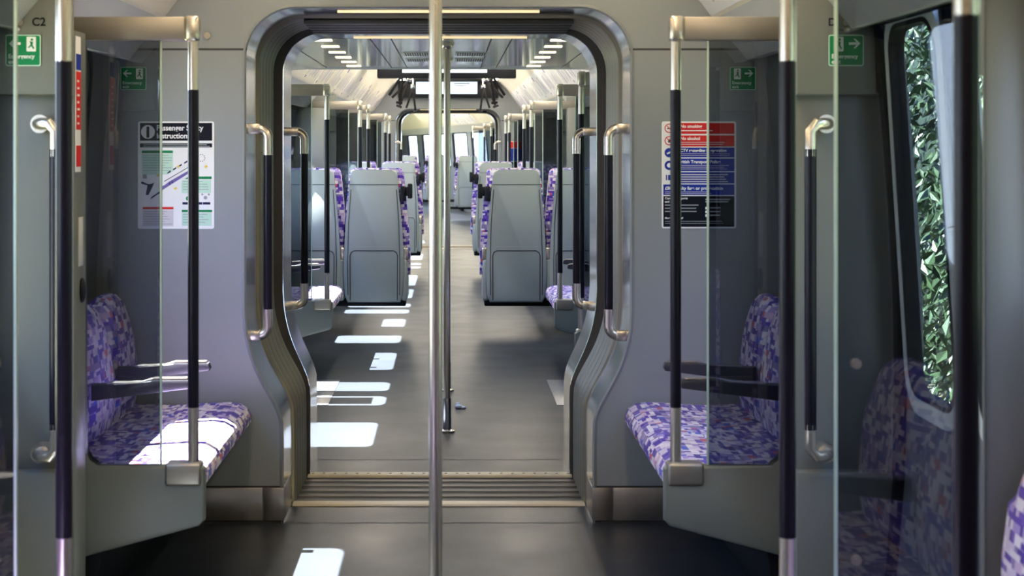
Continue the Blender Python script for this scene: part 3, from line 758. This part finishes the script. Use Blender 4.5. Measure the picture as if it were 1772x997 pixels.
# train drawing: isometric body from lower left to upper right
pz = lambda pts, m, d, nm: (lambda b: (b.prism(pts, 'y', -d, -d+.0008), b.build(nm, m, t, smooth=0)))(MB())
dr = pz([(.046, .110), (.030, .135), (.038, .165), (.060, .178), (.225, .268), (.252, .268), (.256, .25), (.248, .238), (.075, .118)], 'white', .0035, 'train_drawing')
pz([(.046, .110), (.090, .140), (.095, .150), (.052, .122)], 'navy', .0045, 'drawn_shade')
pz([(.030, .128), (.036, .165), (.020, .178), (.012, .178), (.014, .170), (.030, .168), (.050, .170), (.062, .176), (.056, .160), (.046, .140), (.040, .128)], 'navy', .0045, 'drawn_shade')
pz([(.082, .140), (.205, .218), (.212, .232), (.120, .180), (.100, .165), (.088, .160)], 'violet', .0042, 'drawn_side')
pz([(.100, .178), (.205, .240), (.206, .243), (.100, .181)], 'navy', .0045, 'drawn_line')
for k in range(5): pz([(.112+k*.021, .208+k*.0125), (.124+k*.021, .215+k*.0125), (.124+k*.021, .221+k*.0125), (.112+k*.021, .214+k*.0125)], 'navy', .0045, 'drawn_window')
for k in range(2): pz([(.118+k*.010, .168+k*.005), (.122+k*.010, .170+k*.005), (.122+k*.010, .176+k*.005), (.118+k*.010, .174+k*.005)], 'navy', .0048, 'drawn_door')
b = MB(); b.cyl((.240, -.0045, .268), (.240, -.004, .268), .013, 20); b.build('drawn_end', 'white', t)
b = MB()
for a0 in range(10): b.box(.240+.013*math.cos(a0*.63)-.0015, .240+.013*math.cos(a0*.63)+.0015, -.005, -.0045, .268+.013*math.sin(a0*.63)-.0015, .268+.013*math.sin(a0*.63)+.0015)
b.build('drawn_outline', 'navy', t)
for x0, z0 in ((.068, .202), (.135, .153), (.250, .235), (.145, .235)):
    pz([(x0, z0), (x0+.009, z0+.006), (x0+.014, z0), (x0+.006, z0-.006)], 'yellow', .0046, 'yellow_mark')
pz([(.018, .190), (.034, .190), (.034, .206), (.018, .206)], 'ink', .0042, 'small_symbol')

# notice board (right)
W_, H_ = .281, .404
t = thing('rules_poster', 'white-edged poster with red, blue and black bands, right of the gangway', 'poster', (.844, 6.109, 1.114))
b = MB(); b.prism(rrect(0, W_, 0, H_, .008, 4), 'y', -.002, 0); b.build('sheet', 'white', t, smooth=0)
B_ = [('red', .044, .357, .398), ('red', .044, .309, .351), ('blue', .044, .268, .305), ('blue', .044, .216, .264), ('blue', .044, .170, .212), ('blue', .006, .126, .166), ('black', .006, .006, .122)]
for m_, xa, z0, z1 in B_: slab(t, m_+'_band', m_, xa, W_-.007, z0, z1, .003)
T = lambda s_, sz, x, z, bo=.0005: text('lettering', s_, sz, 'white', t, (x, -.0034, z), bold=bo)
T('No smoking', .0165, .070, .380); lines(t, 'white', .072, .20, .371, 1, .009, .004, .004, .1)
T('No alcohol', .0165, .070, .334); lines(t, 'pinkish', .072, .25, .326, 2, .0075, .0025, .004, .2)
T('CCTV recording in operation', .0155, .058, .289); lines(t, 'lilac', .072, .26, .283, 2, .0065, .0022, .004, .3)
T('British Transport Police', .0165, .062, .246); lines(t, 'lilac', .066, .262, .239, 3, .0068, .0025, .004, .2)
lines(t, 'pinkish', .066, .265, .205, 4, .0088, .0040, .004, .25)
T('£80 penalty fare or prosecution', .0170, .012, .146); lines(t, 'lilac', .012, .255, .139, 2, .0065, .0025, .004, .4)
T('Customer reports', .0115, .012, .110, .0003); T('and info', .0115, .012, .097, .0003); lines(t, 'ink', .012, .145, .090, 3, .012, .004, .004, .2)
T('More on our staff', .0095, .012, .036, .0003); lines(t, 'ink', .012, .25, .028, 2, .008, .002, .004, .1)
lines(t, 'ink', .165, .26, .112, 2, .009, .005, .004, .1); 
for k in range(3): slab(t, 'white_tab', 'white', .165, .178, .072-k*.014, .081-k*.014, .004)
lines(t, 'ink', .182, .222, .080, 3, .014, .005, .004, .1)
for k, (m_, z) in enumerate((('red', .378), ('red', .331), ('blue', .286), ('blue', .238))):
    b = MB(); b.cyl((.028, -.003, z), (.028, -.0025, z), .0175, 28); d = b.build('symbol_disc', m_, t)
    if k < 2:
        b = MB(); b.cyl((.028, -.0036, z), (.028, -.003, z), .0140, 28); e = b.build('symbol_field', 'white', d)
        b = MB(); b.prism([(.018, z+.009), (.020, z+.011), (.038, z-.009), (.036, z-.011)], 'y', -.0044, -.0038); b.build('slash', 'red', d)
        b = MB(); b.box(.020, .034, -.0042, -.0036, z-.003, z+.001) if k == 0 else b.box(.024, .032, -.0042, -.0036, z-.007, z+.005); b.build('symbol', 'black', d)
    else:
        b = MB(); b.prism([(.018, z-.002), (.034, z+.006), (.038, z+.001), (.028, z-.004), (.020, z-.007)], 'y', -.0038, -.003) if k == 2 else b.cyl((.028, -.0038, z), (.028, -.003, z), .009, 8); b.build('symbol', 'white', d)
b = MB(); b.box(.016, .020, -.003, -.002, .182, .202); b.prism([(.024, .182), (.040, .182), (.040, .190), (.032, .190), (.032, .202), (.024, .202)], 'y', -.003, -.002); b.build('symbol', 'blue', t)
# the same poster, distant, on the far bulkhead
t = thing('rules_poster', 'tiny red and blue poster on the far bulkhead', 'poster', (.82, 22.378, 1.10))
b = MB(); b.prism(rrect(0, W_, 0, H_, .008, 4), 'y', -.002, 0); b.build('sheet', 'white', t, smooth=0)
slab(t, 'red_band', 'red', .04, .274, .309, .398, .003); slab(t, 'blue_band', 'blue', .04, .274, .126, .305, .003); slab(t, 'black_band', 'black', .006, .274, .006, .122, .003)

b = MB(); b.cyl((0, -.006, 0), (0, 0, 0), .013, 24); b.cyl((0, -.009, 0), (0, -.006, 0), .008, 6)
o = b.build('bolt', 'nickel'); o.location = (-.872, 6.110, 1.842); tag(o, 'small round bolt on the upper bulkhead left of the gangway corner', 'bolt')

# ------------------------------------------------------------------ centre poles
def centre_pole(x, y, r, label, top, F=ID, collar=False):
    t = thing('centre_pole', label, 'pole', (x, y, 0), 0, 'floor-to-ceiling aisle poles')
    b = MB(); b.cyl((0, 0, 0), (0, 0, top), r, 32); b.build('pole', 'nickel', t)
    b = MB(); b.cyl((0, 0, 0), (0, 0, .010), r*2.3, 32); b.cyl((0, 0, .01), (0, 0, .016), r*2.0, 32, r*1.2); b.build('floor_flange', 'nickel', t)
    b = MB(); b.cyl((0, 0, .012), (0, 0, .17), r*1.22, 32); b.build('foot_sleeve', 'steel', t)
    b = MB()
    b.ball((0, 0, top-.012), r*1.9, 1, 1, .8); b.cyl((0, 0, top-.07), (0, 0, top-.02), r*1.25, 24); b.cyl((0, 0, top-.01), (0, 0, top), r*2.2, 24); b.build('ceiling_collar', 'nickel', t)
    F.put(t)
centre_pole(.0115, 4.0, .0165, 'out-of-focus silver pole in the middle of the near doorway', 2.395)
centre_pole(.028, 8.06, .0165, 'silver pole standing in the aisle just past the gangway', 1.94)
centre_pole(.028, 9.42, .0150, 'second aisle pole hidden right behind the first, its base disc showing', 1.94)
b = MB(); b.ball((0, 0, .010), .017, 1.3, 1, .7); b.ball((.026, -.01, .006), .013, 1, 1, .6); b.ball((-.004, .05, .012), .012, 1.2, 1, 1.1)
o = b.build('paper_scrap', 'white'); o.location = (.090, 8.80, 0); tag(o, 'tiny white scrap on the aisle floor right of the pole', 'scrap')

# ------------------------------------------------------------------ floor plates by the doors of the next car
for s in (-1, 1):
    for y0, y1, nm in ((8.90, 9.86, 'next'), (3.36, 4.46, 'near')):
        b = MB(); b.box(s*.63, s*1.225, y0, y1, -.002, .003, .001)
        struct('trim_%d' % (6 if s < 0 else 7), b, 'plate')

b = MB(); zz = [1.0, 1.15, 1.3, 1.45, 1.60]
b.lofts([[(-(wx(z)+.03)+.001, 8.95, z) for z in zz], [(-(wx(z)+.03)+.001, 9.18, z) for z in zz]])
bmesh.ops.solidify(b.b, geom=b.b.faces[:], thickness=.001)
o = b.build('door_sticker', 'white'); tag(o, 'white sticker on the left door glass of the next car, near leaf', 'sticker')
# ------------------------------------------------------------------ lowered glossy ceiling past the gangway
b = MB(); b.box(-.765, .765, 7.36, 10.6, 1.94, 1.99); b.prism([(-.765, 1.94), (-1.06, 1.92), (-1.06, 1.95), (-.765, 1.99)], 'y', 7.36, 10.6); b.prism([(.765, 1.94), (1.06, 1.92), (1.06, 1.95), (.765, 1.99)], 'y', 7.36, 10.6)
b.box(-.9, .9, 10.57, 10.6, 1.93, 2.3)
struct('ceiling', b, 'gloss')
b = MB()
for x in (-.765, .765): b.box(x-.003, x+.003, 7.36, 10.6, 1.9385, 1.941)
for x in (-.34, -.24, .24, .34): b.box(x-.003, x+.003, 7.36, 10.6, 1.9388, 1.941)
struct('trim_8', b, 'groove')
for s in (-1, 1):
    for k in range(6):
        b = MB(); b.box(-.045, .045, -.038, .038, -.002, .003, .001)
        o = b.build('downlight', 'spot'); o.location = (s*.575, 7.85+k*.5, 1.9375)
        tag(o, 'small warm rectangular downlight in the lowered ceiling, %s row, number %s from the gangway' % (SD[s], ['one', 'two', 'three', 'four', 'five', 'six'][k]), 'light', 'downlights in the lowered ceiling')
for k, (x, y) in enumerate(((-.13, 9.0), (.16, 9.0), (-.13, 9.6), (.16, 9.6))):
    t = thing('ceiling_vent', 'slotted ceiling vent beside the aisle pole, %s' % ['left, nearer', 'right, nearer', 'left, farther', 'right, farther'][k], 'vent', (x, y, 1.94), 0, 'slotted ceiling vents')
    b = MB(); b.box(-.09, .09, -.16, .16, -.003, .0, .001); b.build('plate', 'ledge', t)
    b = MB()
    for q in range(12): b.box(-.078+q*.0135, -.071+q*.0135, -.13, .13, -.0045, -.002)
    b.build('slots', 'groove', t)

# ------------------------------------------------------------------ ceiling luminaires (above the picture, lighting the car)
def luminaire(x, y0, y1, label, F=ID, z=2.335, lm='lampc'):
    t = thing('ceiling_light', label, 'light', (x, y0, z), 0, 'strip lights along the ceiling')
    b = MB(); b.box(-.055, .055, 0, y1-y0, .0, .04, .006); b.build('housing', 'ledge', t)
    b = MB(); b.box(-.045, .045, .01, y1-y0-.01, -.008, .002, .002); b.build('diffuser', lm, t); F.put(t)
for s in (-1, 1):
    for k, (a, c) in enumerate(((-.8, 1.6), (1.8, 3.8), (4.0, 5.9))):
        luminaire(s*.62, a, c, 'warm strip light on the %s of the near car ceiling, section %s' % (SD[s], 'abc'[k]))
    for k, (a, c) in enumerate(((10.9, 13.4), (13.6, 15.9), (16.5, 19.0), (19.2, 21.9))):
        luminaire(s*.62, a, c, 'warm strip light on the %s of the next car ceiling, stretch %s' % (SD[s], 'abcd'[k]), lm='lampb')
    luminaire(s*.62, .4, 6.0, 'warm strip light on the %s of the third car ceiling' % SD[s], BEND, lm='lampb')
    luminaire(s*.62, 6.2, 9.0, 'warm strip light at the end of the %s of the third car ceiling' % SD[s], BEND, lm='lampb')
    luminaire(s*.62, .3, 8.0, 'warm strip light round the bend, %s side' % SD[s], TURN, lm='lampb')

# ------------------------------------------------------------------ cards on the coves
(xa, za), (xb, zb) = (1.04, 1.905), (.84, 2.17)
def card(s, y0, y1, label, k, F=ID):
    Ln = y1-y0; sl = math.hypot(xa-xb, za-zb)
    t = thing('cove_card', label, 'card', (s*xa, y0, za), 0, 'printed cards in the ceiling coves')
    ux, uz = -(xa-xb)/sl, (zb-za)/sl; nx, nz = -uz, ux   # into the cabin (for s=+1 frame)
    nx, nz = -abs(nx), -abs(nz)
    def P(u, y, d): return (s*(ux*u+nx*d), y, uz*u+nz*d)
    def sl_(name, m, u0, u1, a, c, d, par):
        b = MB()
        A = [P(u0, a, d), P(u0, c, d), P(u1, c, d), P(u1, a, d)]; B = [P(u0, a, .0005), P(u0, c, .0005), P(u1, c, .0005), P(u1, a, .0005)]
        va = [b.b.verts.new(p) for p in A]; vb = [b.b.verts.new(p) for p in B]
        b.b.faces.new(va); b.b.faces.new(vb[::-1])
        for i in range(4): b.b.faces.new((va[i], va[(i+1) % 4], vb[(i+1) % 4], vb[i]))
        return b.build(name, m, par, smooth=0)
    sl_('sheet', 'card' if s < 0 else 'white', .015, sl-.02, .012, Ln-.012, .004, t)
    rnd = random.Random(k*7+(3 if s > 0 else 0))
    b = 0
    yy = .06; n = 0
    while yy < Ln-.10:
        wd = rnd.choice((.012, .018, .03)); m_ = rnd.choice(('lilac', 'ink', 'lilac', 'pinkish', 'violet'))
        a0 = rnd.uniform(.05, .09); sl_('printed_line', m_, a0, rnd.uniform(.16, .27), yy, yy+wd, .0048, t); yy += wd+rnd.uniform(.035, .09); n += 1
    if k % 2 == 0: sl_('emblem', 'violet', .24, .285, .03, .12, .0052, t)
    sl_('emblem', 'violet', .035, .055, .04, .09, .0052, t)
    F.put(t)
for s in (-1, 1):
    for k in range(12):
        y0 = 10.7+k*.96
        card(s, y0, y0+.95, 'printed card number %s from the lowered ceiling in the %s cove' % (['one', 'two', 'three', 'four', 'five', 'six', 'seven', 'eight', 'nine', 'ten', 'eleven', 'twelve'][k], SD[s]), k)
    for k in range(2):
        card(s, 4.2+k*.96, 5.15+k*.96, 'printed card in the near %s cove, %s the bulkhead' % (SD[s], ('set back from', 'touching')[k]), k+20)
    for k in range(3): card(s, .4+k*.96, 1.35+k*.96, 'card %s in the %s cove round the bend' % (('nearer', 'middle', 'farther')[k], SD[s]), k+50, TURN)
    for k in range(5): card(s, .3+k*.96, 1.25+k*.96, 'distant card %s in the %s cove of the third car' % ('abcde'[k], SD[s]), k+30, BEND)

# ------------------------------------------------------------------ information displays
def display(y, label, z0=2.105, z1=2.375):
    t = thing('information_display', label, 'display', (0, y, z0), 0, 'overhead information displays'); h = z1-z0
    b = MB(); b.box(-.69, .69, -.045, .045, 0, h, .012); b.build('housing', 'blackpl', t)
    b = MB(); b.box(-.44, .40, -.050, -.044, .055, h-.015); sc_ = b.build('lit_panel', 'screen', t)
    b = MB(); b.box(.08, .30, -.052, -.050, .19, .205); b.box(.08, .26, -.052, -.050, .16, .170); b.build('screen_text', 'ink', sc_)
    b = MB()
    for q in (-.5, .5): b.cyl((q, 0, h-.01), (q, 0, h+ (2.40-z1)-.03), .015, 12)
    b.build('hanger', 'ledge', t)
display(16.1, 'wide black information display with bright panel hung across the aisle, nearer one')
display(22.28, 'wide black information display above the far gangway', 2.10, 2.335)

# ------------------------------------------------------------------ strap hangers
def strap(s, y, tilt, label):
    t = thing('hanging_strap', label, 'strap', (s*.46, y, 2.22), 0, 'black hanging straps')
    b = MB(); b.cyl((0, 0, 0), (0, 0, .145), .012, 12); b.ball((0, 0, 0), .028); b.cyl((-.03, 0, -.02), (.03, 0, -.02), .012, 12); b.build('chrome_mount', 'steel', t)
    for k, (a, L_) in enumerate(((tilt, .30), (tilt+.45*(-1 if s > 0 else 1), .27))):
        b = MB(); b.box(-.014, .014, -.005, .005, -L_, 0, .004); o = b.build('strap_band', 'rubber', t)
        o.rotation_euler = (.1*k, a, 0); o.location = (0, 0, -.03)
    b = MB(); b.box(-.035, .035, -.010, .010, -.03, 0, .008); o = b.build('hand_loop', 'blackpl', t); o.rotation_euler = (0, tilt, 0); o.location = (-math.sin(tilt)*.30, 0, -.03-math.cos(tilt)*.29)
nm = ['nearest', 'middle', 'farthest']
for s in (-1, 1):
    for k, (y, tl) in enumerate(((16.9, .12), (19.0, .35), (21.2, -.12))):
        strap(s, y, tl*(-s) if s > 0 else tl, '%s black hanging strap on the %s of the aisle' % (nm[k], SD[s]))

# ------------------------------------------------------------------ outside: hedge, added sky blocker, ground
def leaves(name, n, xr, yr, zr, size, m, label, cat, seed):
    rnd = random.Random(seed); b = bmesh.new()
    for i in range(n):
        x = rnd.uniform(*xr); y = rnd.uniform(*yr); z = rnd.uniform(*zr)
        # lumpy front
        x += .25*math.sin(y*2.3)+.18*math.sin(z*3.1+y)
        c = Vector((x, y, z)); a = Vector((rnd.gauss(0, 1), rnd.gauss(0, 1), rnd.gauss(0, 1))).normalized(); d = a.orthogonal().normalized()
        L_ = size*rnd.uniform(.6, 1.3); w_ = L_*.42; q = a.cross(d)
        vs = [b.verts.new(c+p) for p in (-d*L_/2, q*w_/2+a*w_*.2, d*L_/2, -q*w_/2+a*w_*.2)]
        b.faces.new(vs)
    me = bpy.data.meshes.new(name); b.to_mesh(me); b.free(); me.materials.append(M[m])
    o = bpy.data.objects.new(name, me); C.objects.link(o); tag(o, label, cat, kind='stuff'); return o
leaves('hedge', 26000, (2.6, 3.6), (4.5, 24), (-.8, 3.4), .11, 'leaf', 'bright green leafy hedge outside the right-hand door window', 'hedge', 1)
leaves('hedge', 14000, (3.5, 4.6), (-4, 26), (-.8, 6.0), .16, 'leafd', 'dark foliage deep behind the right-hand hedge', 'hedge', 2)  # layer raised and lengthened to cut sky light from the right
leaves('hedge', 9000, (-6, -4.6), (-2, 34), (-.8, 2.0), .14, 'leaf', 'green bushes outside the left-hand windows', 'hedge', 3)
b = MB(); b.box(-40, 40, -20, 80, -1.0, -.9); struct('floor', b, 'earth')
b = MB(); b.prism([(4.9, -.95), (9.0, -.95), (9.0, 6.0), (6.2, 5.6), (5.4, 3.0)], 'y', -6, 34); o = struct('wall_outer', b, 'leafd')  # added dark backing behind the foliage, tall enough to block sky light
